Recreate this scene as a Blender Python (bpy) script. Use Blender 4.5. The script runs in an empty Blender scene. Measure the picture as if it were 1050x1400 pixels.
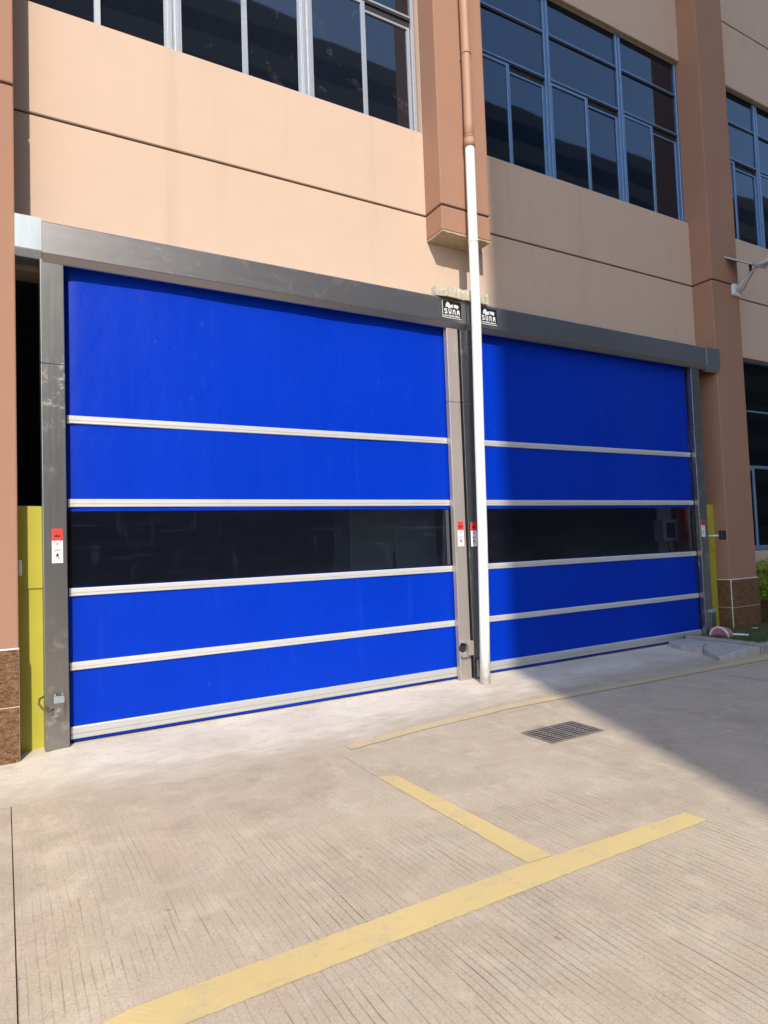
import bpy, bmesh, math, random
from mathutils import Vector, Matrix
random.seed(7)
R = math.radians
sc = bpy.context.scene
C = sc.collection

# ------------------------------------------------------------------ helpers
def world_loc(o):
    v = Vector((0, 0, 0))
    while o is not None:
        v += o.location
        o = o.parent
    return v

def link(name, bm, mats, parent=None, smooth=False, origin=None):
    """link a bmesh given in world coordinates as ONE mesh object"""
    me = bpy.data.meshes.new(name)
    off = world_loc(parent) if parent is not None else Vector((0, 0, 0))
    loc = Vector((0, 0, 0))
    if parent is None and origin is not None:
        loc = Vector(origin)
    bmesh.ops.translate(bm, verts=bm.verts, vec=-(off + loc))
    bm.normal_update()
    bm.to_mesh(me); bm.free()
    if not isinstance(mats, (list, tuple)): mats = [mats]
    for m in mats: me.materials.append(m)
    if smooth:
        for p in me.polygons: p.use_smooth = True
    o = bpy.data.objects.new(name, me); C.objects.link(o)
    o.location = loc
    if parent is not None: o.parent = parent
    return o

def thing(name, label, cat, loc=(0, 0, 0), group=None):
    o = bpy.data.objects.new(name, None); C.objects.link(o)
    o.location = loc; o['label'] = label; o['category'] = cat
    o.empty_display_size = .2
    if group: o['group'] = group
    return o

def tag(o, label, cat, group=None):
    o['label'] = label; o['category'] = cat
    if group: o['group'] = group
    return o

def struct(o):
    o['kind'] = 'structure'; return o

def box(bm, x0, x1, y0, y1, z0, z1, bev=0., mi=0, seg=1):
    r = bmesh.ops.create_cube(bm, size=1.)
    vs = r['verts']
    for v in vs:
        v.co = Vector(((x0+x1)/2 + v.co.x*(x1-x0), (y0+y1)/2 + v.co.y*(y1-y0), (z0+z1)/2 + v.co.z*(z1-z0)))
    fs = {f for v in vs for f in v.link_faces}
    for f in fs: f.material_index = mi
    if bev > 0:
        es = list({e for v in vs for e in v.link_edges})
        bmesh.ops.bevel(bm, geom=es, offset=bev, segments=seg, affect='EDGES', profile=.5)
    return bm

def B(*a, **k):
    bm = bmesh.new(); box(bm, *a, **k); return bm

def prism(bm, pts, axis, a, b, mi=0):
    """extrude a closed outline along an axis. pts are the two other coordinates in order xyz"""
    def mk(p, t):
        if axis == 'x': return (t, p[0], p[1])
        if axis == 'y': return (p[0], t, p[1])
        return (p[0], p[1], t)
    va = [bm.verts.new(mk(p, a)) for p in pts]; vb = [bm.verts.new(mk(p, b)) for p in pts]
    n = len(pts); fs = []
    fs.append(bm.faces.new(va)); fs.append(bm.faces.new(list(reversed(vb))))
    for i in range(n):
        fs.append(bm.faces.new((va[i], vb[i], vb[(i+1) % n], va[(i+1) % n])))
    for f in fs: f.material_index = mi
    bmesh.ops.recalc_face_normals(bm, faces=fs)
    return bm

def tube(bm, pts, rad, seg=20, cap=True, mi=0):
    pts = [Vector(p) for p in pts]
    rads = rad if isinstance(rad, (list, tuple)) else [rad]*len(pts)
    rings = []
    t0 = (pts[1]-pts[0]).normalized()
    ref = Vector((0, 0, 1)) if abs(t0.z) < .9 else Vector((1, 0, 0))
    n = t0.cross(ref).normalized()
    for i, p in enumerate(pts):
        t = (pts[min(i+1, len(pts)-1)]-pts[max(i-1, 0)]).normalized()
        n = (n - t*n.dot(t)).normalized(); b = t.cross(n)
        rings.append([bm.verts.new(p + (n*math.cos(2*math.pi*k/seg)+b*math.sin(2*math.pi*k/seg))*rads[i]) for k in range(seg)])
    for a, b_ in zip(rings, rings[1:]):
        for k in range(seg):
            f = bm.faces.new((a[k], a[(k+1) % seg], b_[(k+1) % seg], b_[k])); f.smooth = True; f.material_index = mi
    if cap:
        for r_ in (rings[0], rings[-1]):
            f = bm.faces.new(r_); f.material_index = mi
    bmesh.ops.recalc_face_normals(bm, faces=bm.faces)
    return bm

def flat_poly(bm, pts, y, mi=0, t=.0012):
    """thin printed shape on a surface facing -y"""
    prism(bm, pts, 'y', y-t, y, mi)

# ------------------------------------------------------------------ materials
class N:
    def __init__(s, name):
        s.m = bpy.data.materials.new(name); s.m.use_nodes = True
        s.t = s.m.node_tree; s.n = s.t.nodes; s.l = s.t.links
        s.p = s.n['Principled BSDF']
        s.tc = s.n.new('ShaderNodeNewGeometry')      # world position: real place, not the camera
    @property
    def pos(s): return s.tc.outputs['Position']
    def map(s, scale=(1, 1, 1), loc=(0, 0, 0)):
        m = s.n.new('ShaderNodeMapping'); m.inputs['Scale'].default_value = scale; m.inputs['Location'].default_value = loc
        s.l.new(s.pos, m.inputs[0]); return m.outputs[0]
    def noise(s, scale, detail=3, rough=.55, vec=None, dist=0.):
        q = s.n.new('ShaderNodeTexNoise'); q.inputs['Scale'].default_value = scale
        q.inputs['Detail'].default_value = detail; q.inputs['Roughness'].default_value = rough
        q.inputs['Distortion'].default_value = dist
        s.l.new(vec if vec is not None else s.pos, q.inputs['Vector']); return q.outputs['Fac']
    def ramp(s, fac, stops):
        r = s.n.new('ShaderNodeValToRGB'); e = r.color_ramp.elements
        while len(e) < len(stops): e.new(.5)
        for i, (p, c) in enumerate(stops):
            e[i].position = p; e[i].color = (c, c, c, 1) if isinstance(c, (int, float)) else (*c, 1)
        s.l.new(fac, r.inputs[0]); return r.outputs[0]
    def mix(s, fac, a, b, mode='MIX'):
        q = s.n.new('ShaderNodeMix'); q.data_type = 'RGBA'; q.blend_type = mode
        for sock, v in ((q.inputs[0], fac), (q.inputs[6], a), (q.inputs[7], b)):
            if isinstance(v, (int, float)):
                sock.default_value = v if sock is q.inputs[0] else (v, v, v, 1)
            elif isinstance(v, (tuple, list)): sock.default_value = (*v, 1)
            else: s.l.new(v, sock)
        return q.outputs[2]
    def math(s, op, a, b=None, c=None, clamp=False):
        q = s.n.new('ShaderNodeMath'); q.operation = op; q.use_clamp = clamp
        for i, v in enumerate((a, b, c)):
            if v is None: continue
            if isinstance(v, (int, float)): q.inputs[i].default_value = v
            else: s.l.new(v, q.inputs[i])
        return q.outputs[0]
    def sep(s):
        q = s.n.new('ShaderNodeSeparateXYZ'); s.l.new(s.pos, q.inputs[0]); return q.outputs
    def comb(s, x, y, z):
        q = s.n.new('ShaderNodeCombineXYZ')
        for i, v in enumerate((x, y, z)):
            if isinstance(v, (int, float)): q.inputs[i].default_value = v
            else: s.l.new(v, q.inputs[i])
        return q.outputs[0]
    def set(s, k, v):
        if isinstance(v, (int, float)): s.p.inputs[k].default_value = v
        elif isinstance(v, (tuple, list)): s.p.inputs[k].default_value = (*v, 1)
        else: s.l.new(v, s.p.inputs[k])
        return s
    def bump(s, h, strength=.3, dist=.01):
        b = s.n.new('ShaderNodeBump'); b.inputs['Strength'].default_value = strength; b.inputs['Distance'].default_value = dist
        s.l.new(h, b.inputs['Height']); s.l.new(b.outputs[0], s.p.inputs['Normal']); return s

def plain(name, col, rough=.5, metal=0., var=.12, scale=3., grain=0., spec=.5):
    m = N(name)
    f = m.noise(scale, 4)
    c = m.mix(f, tuple(v*(1-var) for v in col), tuple(min(1, v*(1+var)) for v in col))
    m.set('Base Color', c).set('Roughness', rough).set('Metallic', metal).set('Specular IOR Level', spec)
    if grain: m.bump(m.noise(160, 2), grain, .002)
    return m.m

def stucco(name, col, streak=.06):
    m = N(name)
    big = m.noise(.55, 4, .6); mid = m.noise(4, 4, .6)
    st = m.noise(2.2, 4, .6, m.map((1.6, 1.6, .10)))
    fac = m.math('ADD', m.math('MULTIPLY', big, .5), m.math('MULTIPLY', mid, .5))
    c = m.mix(fac, tuple(v*.90 for v in col), tuple(v*1.08 for v in col))
    c = m.mix(m.math('MULTIPLY', m.ramp(st, [(.55, 0), (.78, 1)]), streak*4), c, tuple(v*.78 for v in col))
    sp = m.ramp(m.noise(34, 2, .5), [(.77, 0), (.80, 1)])
    c = m.mix(m.math('MULTIPLY', sp, .12), c, (.25, .2, .17))
    m.set('Base Color', c).set('Roughness', .85).set('Specular IOR Level', .25)
    h = m.math('ADD', m.math('MULTIPLY', m.noise(220, 2), .5), m.math('MULTIPLY', m.noise(5, 3), 1.2))
    m.bump(h, .22, .006)
    return m.m

BEIGE = (.57, .42, .323)
BROWN = (.345, .186, .125)
M = {}
M['beige'] = stucco('beige_render', BEIGE, .11)
M['brown'] = stucco('brown_render', BROWN)
M['groove'] = plain('groove_dark', (.085, .055, .045), .9)
M['soffit'] = plain('raw_soffit', (.42, .33, .22), .95, var=.35, scale=14, grain=.4)

def raw_concrete(name, col):
    m = N(name)
    a = m.noise(9, 6, .65); b = m.noise(60, 3)
    c = m.mix(a, tuple(v*.62 for v in col), tuple(min(1, v*1.25) for v in col))
    c = m.mix(m.ramp(b, [(.58, 0), (.72, .5)]), c, (.12, .1, .085))
    m.set('Base Color', c).set('Roughness', .9).set('Specular IOR Level', .2)
    m.bump(m.math('ADD', a, m.math('MULTIPLY', b, .4)), .6, .015)
    return m.m
M['ledge'] = raw_concrete('rough_mortar', (.50, .44, .34))
M['kerb'] = raw_concrete('kerb_concrete', (.33, .30, .27))
M['slab'] = raw_concrete('cover_concrete', (.46, .43, .39))

# ground: broom-finished concrete with grooves that run towards the doors
def ground_mat():
    m = N('yard_concrete'); x, y, z = m.sep()
    big = m.noise(.9, 5, .6, dist=.4); mid = m.noise(3.3, 5, .65); fine = m.noise(120, 3, .65); mic = m.noise(90, 3, .6, m.map((1, .09, 1)))
    c = m.mix(m.ramp(big, [(.33, 0), (.67, 1)]), (.44, .352, .252), (.535, .435, .312))
    c = m.mix(m.math('MULTIPLY', m.ramp(mid, [(.50, 0), (.74, 1)]), .55), c, (.60, .495, .365))
    c = m.mix(m.math('MULTIPLY', m.ramp(m.noise(1.7, 4, .6, m.map((1, 1, 1), (7, 3, 0))), [(.52, 0), (.70, 1)]), .50), c, (.475, .325, .245))
    c = m.mix(m.math('MULTIPLY', m.ramp(m.noise(2.3, 5, .7, m.map((1, 1, 1), (21, 9, 0))), [(.55, 0), (.72, 1)]), .62), c, (.33, .27, .19))
    # swept streaks across the yard
    sw = m.noise(2.6, 5, .65, m.map((.45, 2.6, 1)))
    c = m.mix(m.math('MULTIPLY', m.ramp(sw, [(.50, 0), (.70, 1)]), .33), c, (.56, .48, .395))
    c = m.mix(m.math('MULTIPLY', m.ramp(fine, [(.32, 1), (.50, 0)]), .40), c, (.25, .20, .155))
    # grooves
    jit = m.math('MULTIPLY', m.math('SUBTRACT', m.noise(.8, 3, .5, m.map((1, .55, 1))), .5), .07)
    jit2 = m.math('MULTIPLY', m.math('SUBTRACT', m.noise(9, 2, .5, m.map((1, .3, 1))), .5), .014)
    xs = m.math('DIVIDE', m.math('ADD', m.math('ADD', x, jit), jit2), .037)
    cell = m.math('FLOOR', xs); fr = m.math('FRACT', xs)
    wn = m.n.new('ShaderNodeTexWhiteNoise'); wn.noise_dimensions = '1D'; m.l.new(cell, wn.inputs['W'])
    off = m.math('MULTIPLY_ADD', wn.outputs['Value'], .26, .37)
    d = m.math('ABSOLUTE', m.math('SUBTRACT', fr, off))
    line = m.math('MULTIPLY', m.math('SUBTRACT', 1.0, m.math('DIVIDE', d, .13), clamp=True), m.math('MULTIPLY_ADD', wn.outputs['Color'], .7, .45, clamp=True))
    brk = m.ramp(m.noise(1.0, 4, .65, m.comb(m.math('MULTIPLY', cell, 3.7), m.math('MULTIPLY', y, 3.2), 0)), [(.38, .10), (.58, 1)])
    patch = m.ramp(m.noise(1.15, 4, .6, m.map((1, 1, 1), (3, 17, 0))), [(.38, .10), (.60, 1)])
    near = m.math('MULTIPLY_ADD', y, -.55, -.85, clamp=True)        # broomed part starts a step away from the doors
    g = m.math('MULTIPLY', m.math('MULTIPLY', line, brk), m.math('MULTIPLY', patch, near))
    c = m.mix(m.math('MULTIPLY', g, 1.0, None, True), c, (.165, .128, .093))
    grit = m.noise(75, 5, .8)
    c = m.mix(m.math('MULTIPLY', m.ramp(grit, [(.36, 1), (.47, 0)]), .45), c, (.26, .21, .15))
    c = m.mix(m.math('MULTIPLY', m.ramp(grit, [(.55, 0), (.66, 1)]), .45), c, (.68, .57, .43))
    pt = m.noise(5.2, 5, .7, m.map((1, .6, 1), (13, 2, 5)))
    c = m.mix(m.math('MULTIPLY', m.ramp(pt, [(.53, 0), (.66, 1)]), .36), c, (.66, .55, .41))
    c = m.mix(m.math('MULTIPLY', m.ramp(pt, [(.34, 1), (.46, 0)]), .22), c, (.33, .265, .19))
    # oil spots and a few dark stains
    c = m.mix(m.math('MULTIPLY', m.ramp(m.noise(2.6, 5, .6, m.map((1, 1, 1), (31, 5, 2))), [(.66, 0), (.74, 1)]), .5), c, (.20, .165, .13))
    c = m.mix(m.math('MULTIPLY', m.ramp(m.noise(11, 3, .6, m.map((1, 1, 1), (3, 15, 2))), [(.70, 0), (.76, 1)]), .6), c, (.17, .14, .11))
    # thin scratches
    c = m.mix(m.math('MULTIPLY', m.ramp(mic, [(.52, 0), (.70, 1)]), .13), c, (.64, .53, .40))
    m.set('Base Color', c).set('Roughness', .86).set('Specular IOR Level', .25)
    h = m.math('SUBTRACT', m.math('ADD', m.math('MULTIPLY', fine, .35), m.math('MULTIPLY', mid, .6)), m.math('MULTIPLY', g, .9))
    m.bump(h, .45, .006)
    return m.m
M['ground'] = ground_mat()

def apron_mat():
    m = N('apron_cement')
    big = m.noise(1.1, 5, .6, dist=.6); mid = m.noise(6, 5, .65, m.map((1, 1.7, 1))); fine = m.noise(70, 3)
    c = m.mix(m.ramp(big, [(.35, 0), (.65, 1)]), (.59, .50, .385), (.73, .64, .505))
    c = m.mix(m.math('MULTIPLY', m.ramp(mid, [(.52, 0), (.75, 1)]), .5), c, (.42, .345, .265))
    c = m.mix(m.math('MULTIPLY', m.ramp(m.noise(2.2, 5, .7, m.map((.8, 2.2, 1), (5, 1, 0))), [(.56, 0), (.7, 1)]), .4), c, (.76, .67, .54))
    c = m.mix(m.math('MULTIPLY', m.ramp(fine, [(.3, 1), (.48, 0)]), .3), c, (.33, .28, .23))
    at = m.n.new('ShaderNodeAttribute'); at.attribute_name = 'feather'
    fe = m.math('ADD', at.outputs['Fac'], m.math('MULTIPLY', m.math('SUBTRACT', m.noise(3.1, 5, .65, m.map((.7, 1.5, 1))), .5), .9))
    c = m.mix(m.math('MULTIPLY', m.ramp(fe, [(.66, 0), (1.05, 1)]), .85), c, (.455, .37, .27))
    m.set('Base Color', c).set('Roughness', .85).set('Specular IOR Level', .25)
    m.bump(m.math('ADD', m.math('MULTIPLY', mid, 1.), m.math('MULTIPLY', fine, .3)), .4, .012)
    return m.m
M['apron'] = apron_mat()

def paint_mat(name, col, conc, wear=.5):
    m = N(name)
    w = m.noise(5.5, 5, .68); f = m.noise(48, 3); big = m.noise(1.3, 3)
    c = m.mix(big, tuple(v*.90 for v in col), tuple(min(1, v*1.06) for v in col))
    worn = m.ramp(m.math('ADD', m.math('MULTIPLY', w, .72), m.math('MULTIPLY', f, .28)), [(.57-.08*wear, 0), (.72-.08*wear, 1)])
    c = m.mix(m.math('MULTIPLY', worn, wear), c, conc)
    tr = m.ramp(m.noise(13, 3, .6, m.map((.5, 2.5, 1))), [(.58, 0), (.7, 1)])
    c = m.mix(m.math('MULTIPLY', tr, .22), c, (.36, .28, .16))
    m.set('Base Color', c).set('Roughness', .75).set('Specular IOR Level', .3)
    m.bump(f, .3, .003)
    return m.m
M['yellow_paint'] = paint_mat('road_paint_yellow', (.65, .49, .215), (.48, .385, .26), .75)
M['yellow_worn'] = paint_mat('road_paint_faded', (.58, .46, .25), (.46, .38, .29), .8)
M['pale_worn'] = paint_mat('road_paint_pale', (.50, .42, .33), (.43, .35, .27), .9)

# blue door fabric
def fabric():
    m = N('blue_pvc'); x, y, z = m.sep()
    a = m.noise(.8, 4, .55); sc1 = m.noise(7, 6, .7, m.map((1, 1, .7))); st = m.noise(3, 4, .6, m.map((2.2, 1, .12)))
    c = m.mix(a, (0, .025, .365), (0, .034, .475))
    scuff = m.ramp(sc1, [(.63, 0), (.76, 1)])
    area = m.ramp(m.noise(.7, 2), [(.45, 0), (.6, 1)])
    c = m.mix(m.math('MULTIPLY', m.math('MULTIPLY', scuff, area), .55), c, (.07, .15, .55))
    c = m.mix(m.math('MULTIPLY', m.ramp(st, [(.6, 0), (.8, 1)]), .10), c, (.05, .10, .50))
    m.set('Base Color', c).set('Specular IOR Level', .12)
    m.set('Roughness', m.math('MULTIPLY_ADD', sc1, .25, .30))
    h = m.math('ADD', m.math('MULTIPLY', m.noise(1.5, 4, .55, m.map((1, 1, .45))), 1.), m.math('MULTIPLY', m.noise(5, 3, .5, m.map((1.2, 1, .6))), .07))
    m.bump(h, .45, .05)
    return m.m
M['fabric'] = fabric()

def alu(name, col, rough=.35, metal=.55):
    m = N(name); s = m.noise(30, 3, .6, m.map((.04, 1, 1)))
    c = m.mix(s, tuple(v*.86 for v in col), tuple(min(1, v*1.1) for v in col))
    d = m.ramp(m.noise(6, 5, .7), [(.55, 0), (.75, 1)])
    c = m.mix(m.math('MULTIPLY', d, .22), c, tuple(v*.6 for v in col))
    m.set('Base Color', c).set('Roughness', rough).set('Metallic', metal)
    return m.m
M['strip'] = alu('strip_alu', (.70, .69, .68), .42, .4)
M['bar'] = alu('bottom_bar_alu', (.55, .55, .54), .45, .45)

def steel(name, col=(.47, .455, .445), rough=.30, scuffs=.5, metal=.95, brush=(14, 14, .5), amp=1.):
    m = N(name)
    br = m.noise(40, 3, .6, m.map((brush[0]/14, brush[1]/14, brush[2]/14)))
    big = m.noise(1.4, 4, .6)
    c = m.mix(m.math('MULTIPLY_ADD', br, .5, m.math('MULTIPLY', big, .5)), tuple(v*(1-.18*amp) for v in col), tuple(min(1, v*(1+.18*amp)) for v in col))
    sm = m.ramp(m.noise(11, 6, .75, dist=.25), [(.53, 0), (.66, 1)])
    area = m.ramp(m.noise(.9, 3, .5, m.map((1, 1, 1), (2.3, 4.1, 1.7))), [(.46, 0), (.58, 1)])
    k = m.math('MULTIPLY', m.math('MULTIPLY', sm, area), scuffs)
    c = m.mix(k, c, (.55, .50, .46))
    m.set('Base Color', c).set('Metallic', m.math('MULTIPLY_ADD', k, -.7, metal))
    m.set('Roughness', m.math('ADD', m.math('MULTIPLY_ADD', br, .14*amp, rough-.05*amp), m.math('MULTIPLY', k, .3)))
    m.bump(m.math('ADD', m.noise(1.6, 3), m.math('MULTIPLY', br, .02)), .08, .03)
    return m.m
M['steel'] = steel('stainless_post', (.30, .295, .295), .31, .6, .95, (14, 14, .5), .55)
M['steel_lit'] = steel('lit_post', (.46, .405, .37), .45, .5, .55)  # lighter copy of the post steel, brighter reflection put into the colour
M['header'] = steel('stainless_header', (.33, .315, .32), .36, .10, .92, (.5, 14, 14), .35)
M['sky_zinc'] = steel('sky_tinted_zinc', (.40, .45, .49), .40, .1, .6)  # sky reflection of the left end cover put into the pale blue base

def glass(name, tint=(.006, .008, .014), dirt=.5, ior=1.85, wav=.02, st=(.72, .86, 1.0)):
    m = N(name)
    d1 = m.ramp(m.noise(3.1, 4, .6), [(.60, 0), (.74, 1)]); d2 = m.ramp(m.noise(70, 3, .8), [(.50, 0), (.62, 1)])
    k = m.math('MULTIPLY', m.math('MULTIPLY', d1, d2), dirt)
    c = m.mix(k, tint, (.30, .29, .30))
    m.set('Base Color', c).set('Roughness', m.math('MULTIPLY_ADD', k, .3, .02)).set('IOR', ior)
    m.set('Specular Tint', st)
    m.bump(m.noise(.55, 2, .4), wav, .25)
    return m.m
M['glass_grey'] = glass('dark_window_glass', dirt=.55)
M['glass_blue'] = glass('blue_window_glass', (.003, .006, .016), .08, 1.80, .02, (.52, .76, 1.0))
M['glass_dark'] = glass('black_window_glass', (.002, .003, .005), .05, 1.25, .02, (.6, .8, 1.0))
M['frame_grey'] = alu('window_frame_grey', (.40, .42, .46), .4, .4)
M['frame_blue'] = alu('window_frame_blue', (.17, .28, .46), .35, .5)
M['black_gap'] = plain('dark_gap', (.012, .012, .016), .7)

def vinyl():
    m = N('clear_vinyl')
    n, l = m.n, m.l
    tr = n.new('ShaderNodeBsdfTransparent'); tr.inputs[0].default_value = (.58, .60, .68, 1)
    gl = n.new('ShaderNodeBsdfGlossy'); gl.inputs['Roughness'].default_value = .08; gl.inputs[0].default_value = (.8, .88, 1, 1)
    df = n.new('ShaderNodeBsdfDiffuse'); df.inputs[0].default_value = (.09, .10, .19, 1)
    fr = n.new('ShaderNodeFresnel'); fr.inputs[0].default_value = 1.5
    b = n.new('ShaderNodeBump'); b.inputs['Strength'].default_value = .22; b.inputs['Distance'].default_value = .05
    wv = m.noise(1.3, 2, .4, m.map((1, 1, 1.5))); l.new(wv, b.inputs['Height'])
    l.new(b.outputs[0], gl.inputs['Normal']); l.new(b.outputs[0], fr.inputs['Normal'])
    refl = m.ramp(m.noise(3.2, 6, .75, m.map((.30, 1, 5))), [(.55, 0), (.72, 1)])  # reflection streaks and smears on the film, painted as pale diffuse
    refl = m.math('MULTIPLY', refl, m.ramp(m.noise(1.1, 3, .5, m.map((1, 1, 1.6), (2, 0, 5))), [(.40, 0), (.60, .9)]))
    refl = m.math('ADD', refl, m.math('MULTIPLY', m.ramp(m.noise(3.4, 4, .65, m.map((2.2, 1, .55), (4, 0, 1))), [(.56, 0), (.74, 1)]), .55))
    m1 = n.new('ShaderNodeMixShader'); m2 = n.new('ShaderNodeMixShader')
    l.new(m.math('MULTIPLY_ADD', refl, .17, .045), m1.inputs[0]); l.new(tr.outputs[0], m1.inputs[1]); l.new(df.outputs[0], m1.inputs[2])
    l.new(fr.outputs[0], m2.inputs[0]); l.new(m1.outputs[0], m2.inputs[1]); l.new(gl.outputs[0], m2.inputs[2])
    l.new(m2.outputs[0], n['Material Output'].inputs['Surface'])
    return m.m
M['vinyl'] = vinyl()

def granite():
    m = N('brown_granite')
    v = m.n.new('ShaderNodeTexVoronoi'); v.inputs['Scale'].default_value = 85; m.l.new(m.pos, v.inputs['Vector'])
    a = m.noise(26, 5, .7, m.map((1, 1, 2.2))); b = m.noise(120, 3)
    c = m.mix(m.ramp(a, [(.36, 0), (.66, 1)]), (.07, .034, .017), (.235, .124, .062))
    c = m.mix(m.math('MULTIPLY', m.ramp(v.outputs['Distance'], [(.05, 1), (.35, 0)]), .5), c, (.07, .04, .025))
    c = m.mix(m.ramp(b, [(.60, 0), (.70, .6)]), c, (.46, .31, .19))
    m.set('Base Color', c).set('Roughness', .42).set('Specular IOR Level', .3)
    m.bump(a, .15, .004)
    return m.m
M['granite'] = granite()
M['grout'] = plain('white_grout', (.70, .68, .66), .8)
def pvc():
    m = N('white_pvc'); x, y, z = m.sep()
    c = m.mix(m.noise(2, 4), (.76, .75, .70), (.82, .81, .76))
    low = m.math('SUBTRACT', 1.0, m.math('DIVIDE', z, .55), clamp=True)
    d = m.ramp(m.math('MULTIPLY', m.noise(16, 5, .75), m.math('MULTIPLY_ADD', low, .55, .60)), [(.42, 0), (.62, 1)])
    c = m.mix(m.math('MULTIPLY', d, .45), c, (.42, .36, .28))
    m.set('Base Color', c).set('Roughness', .38)
    return m.m
M['white_pipe'] = pvc()
M['brown_pipe'] = plain('painted_pipe', (.40, .215, .135), .6, var=.1)
M['yellow_sheet'] = plain('yellow_sheet', (.40, .365, .035), .5, var=.12, scale=2.2, grain=.05)
M['white'] = plain('white_plastic', (.72, .72, .70), .45, var=.05)
M['black'] = plain('black_plastic', (.012, .012, .012), .45)
M['red'] = plain('sticker_red', (.62, .035, .03), .5, var=.05)
M['sticker'] = plain('sticker_white', (.80, .79, .77), .5, var=.04)
M['pink'] = plain('sticker_pink', (.66, .30, .36), .55)
M['plate'] = plain('plate_black', (.012, .012, .014), .65, spec=.15)
M['plate_white'] = plain('plate_white', (.60, .60, .60), .5)
M['cable'] = plain('brown_cable', (.09, .06, .04), .55)
M['int_wall'] = plain('interior_wall', (.22, .22, .24), .9)
M['int_floor'] = plain('interior_floor', (.12, .12, .13), .8)
M['int_pale'] = plain('interior_pale', (.46, .48, .53), .9)
M['int_green'] = plain('cabinet_green', (.34, .46, .42), .5)
M['red_steel'] = plain('red_steel', (.75, .07, .02), .55)
M['seam'] = plain('seam_grey', (.06, .065, .08), .3)
M['solar'] = plain('solar_cells', (.02, .03, .07), .2)
M['lampgrey'] = plain('lamp_grey', (.46, .47, .49), .45)
M['pink_reel'] = plain('pink_plastic', (.50, .14, .19), .5)
M['soil'] = raw_concrete('soil', (.15, .12, .08))
M['opp'] = plain('grey_facade', (.16, .135, .115), .9)
M['opp_glass'] = plain('far_window', (.02, .022, .028), .6)
M['iron'] = plain('cast_iron', (.27, .225, .19), .7, metal=.3, var=.4, scale=20, grain=.5)

def leaf_mat(name, c1, c2):
    m = N(name)
    oi = m.n.new('ShaderNodeTexWhiteNoise'); oi.noise_dimensions = '3D'
    q = m.n.new('ShaderNodeVectorMath'); q.operation = 'SNAP'; q.inputs[1].default_value = (.05, .05, .05)
    m.l.new(m.pos, q.inputs[0]); m.l.new(q.outputs[0], oi.inputs['Vector'])
    c = m.mix(oi.outputs['Value'], c1, c2)
    m.set('Base Color', c).set('Roughness', .45)
    n, l = m.n, m.l
    t = n.new('ShaderNodeBsdfTranslucent'); l.new(c, t.inputs[0])
    mx = n.new('ShaderNodeMixShader'); mx.inputs[0].default_value = .35
    l.new(m.p.outputs[0], mx.inputs[1]); l.new(t.outputs[0], mx.inputs[2]); l.new(mx.outputs[0], n['Material Output'].inputs['Surface'])
    return m.m
M['leaf'] = leaf_mat('bush_leaf', (.17, .27, .02), (.42, .50, .05))
M['grass'] = leaf_mat('grass_blade', (.06, .11, .03), (.15, .20, .06))

# ------------------------------------------------------------------ ground, apron, markings, kerb
def gz(x, y=0.):
    t = min(1., max(0., (-.05-x)/.40)); s = t*t*(3-2*t)
    return -.042*s
def grid(xs, ys, zf, mi=0, bm=None):
    bm = bm or bmesh.new()
    vv = [[bm.verts.new((x, y, zf(x, y))) for x in xs] for y in ys]
    for j in range(len(ys)-1):
        for i in range(len(xs)-1):
            bm.faces.new((vv[j][i], vv[j][i+1], vv[j+1][i+1], vv[j+1][i]))
    return bm
JX = (-.452, 4.44)
def ground_bm():
    # concrete bays with narrow open joints between them, each bay sheet dips into the joint
    xs = [-400, -60, -12, -5, -2, -1.2, -.8, -.6]
    xs += [-.47, -.4555, -.452, -.4485, -.434] + [-.40+.05*i for i in range(0, 9)] + [.5, 1, 2, 3, 4, 4.40, 4.430, 4.4395, 4.449, 4.48, 5, 6, 7, 8, 9, 10, 12, 20, 60, 400]
    ys = [-400, -80, -46, -20, -10, -6, -4.5, -4, -3.5, -3, -2.5, -2, -1.5, -1.2, -1, -.5, 0, .5, 2, 8, 60, 400]
    def zf(x, y):
        z = gz(x)
        if abs(x+.452) < .003 and -12 < y < -1.0: z -= .02
        if abs(x-4.4395) < .002 and -12 < y < -1.0: z -= .025
        return z
    return grid(sorted(xs), ys, zf)
struct(link('ground', ground_bm(), M['ground']))

bm = bmesh.new()
def ap_edge(x):
    pts = [(-1.4, -1.10), (-.52, -1.145), (-.26, -1.19), (.15, -1.36), (.83, -1.50), (1.85, -1.45), (2.6, -1.30), (3.7, -1.16), (4.5, -1.08), (5.6, -1.06), (6.4, -1.09), (7.16, -1.20)]
    for (a, b), (c, d) in zip(pts, pts[1:]):
        if a <= x <= c:
            t = (x-a)/(c-a); return b+(d-b)*t
    return pts[-1][1] if x > 0 else pts[0][1]
XS = [-1.4+.03*i for i in range(0, 317)]
XS = [x for x in XS if x <= 8.03]
rows = 14
vv = []
for j in range(rows+1):
    r = []
    for x in XS:
        e = ap_edge(x) + .018*math.sin(x*7.3)+.012*math.sin(x*17.1+1)+.010*math.sin(x*41+.4)+.007*math.sin(x*73)+random.uniform(-.006, .006)
        t = j/rows; y = .30*(1-t) + e*t
        z = gz(x) + .004 + .005*(1-t) + (.0 if t < 1 else -.003)
        r.append(bm.verts.new((x, y, z)))
    vv.append(r)
for j in range(rows):
    for i in range(len(XS)-1):
        bm.faces.new((vv[j][i], vv[j+1][i], vv[j+1][i+1], vv[j][i+1]))
bmesh.ops.recalc_face_normals(bm, faces=bm.faces)
ap_t = [j/rows for j in range(rows+1) for x in XS]
apo = struct(link('apron_pavement', bm, M['apron'], smooth=True))
at_ = apo.data.attributes.new('feather', 'FLOAT', 'POINT')
for i_, v_ in enumerate(ap_t): at_.data[i_].value = v_

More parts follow.
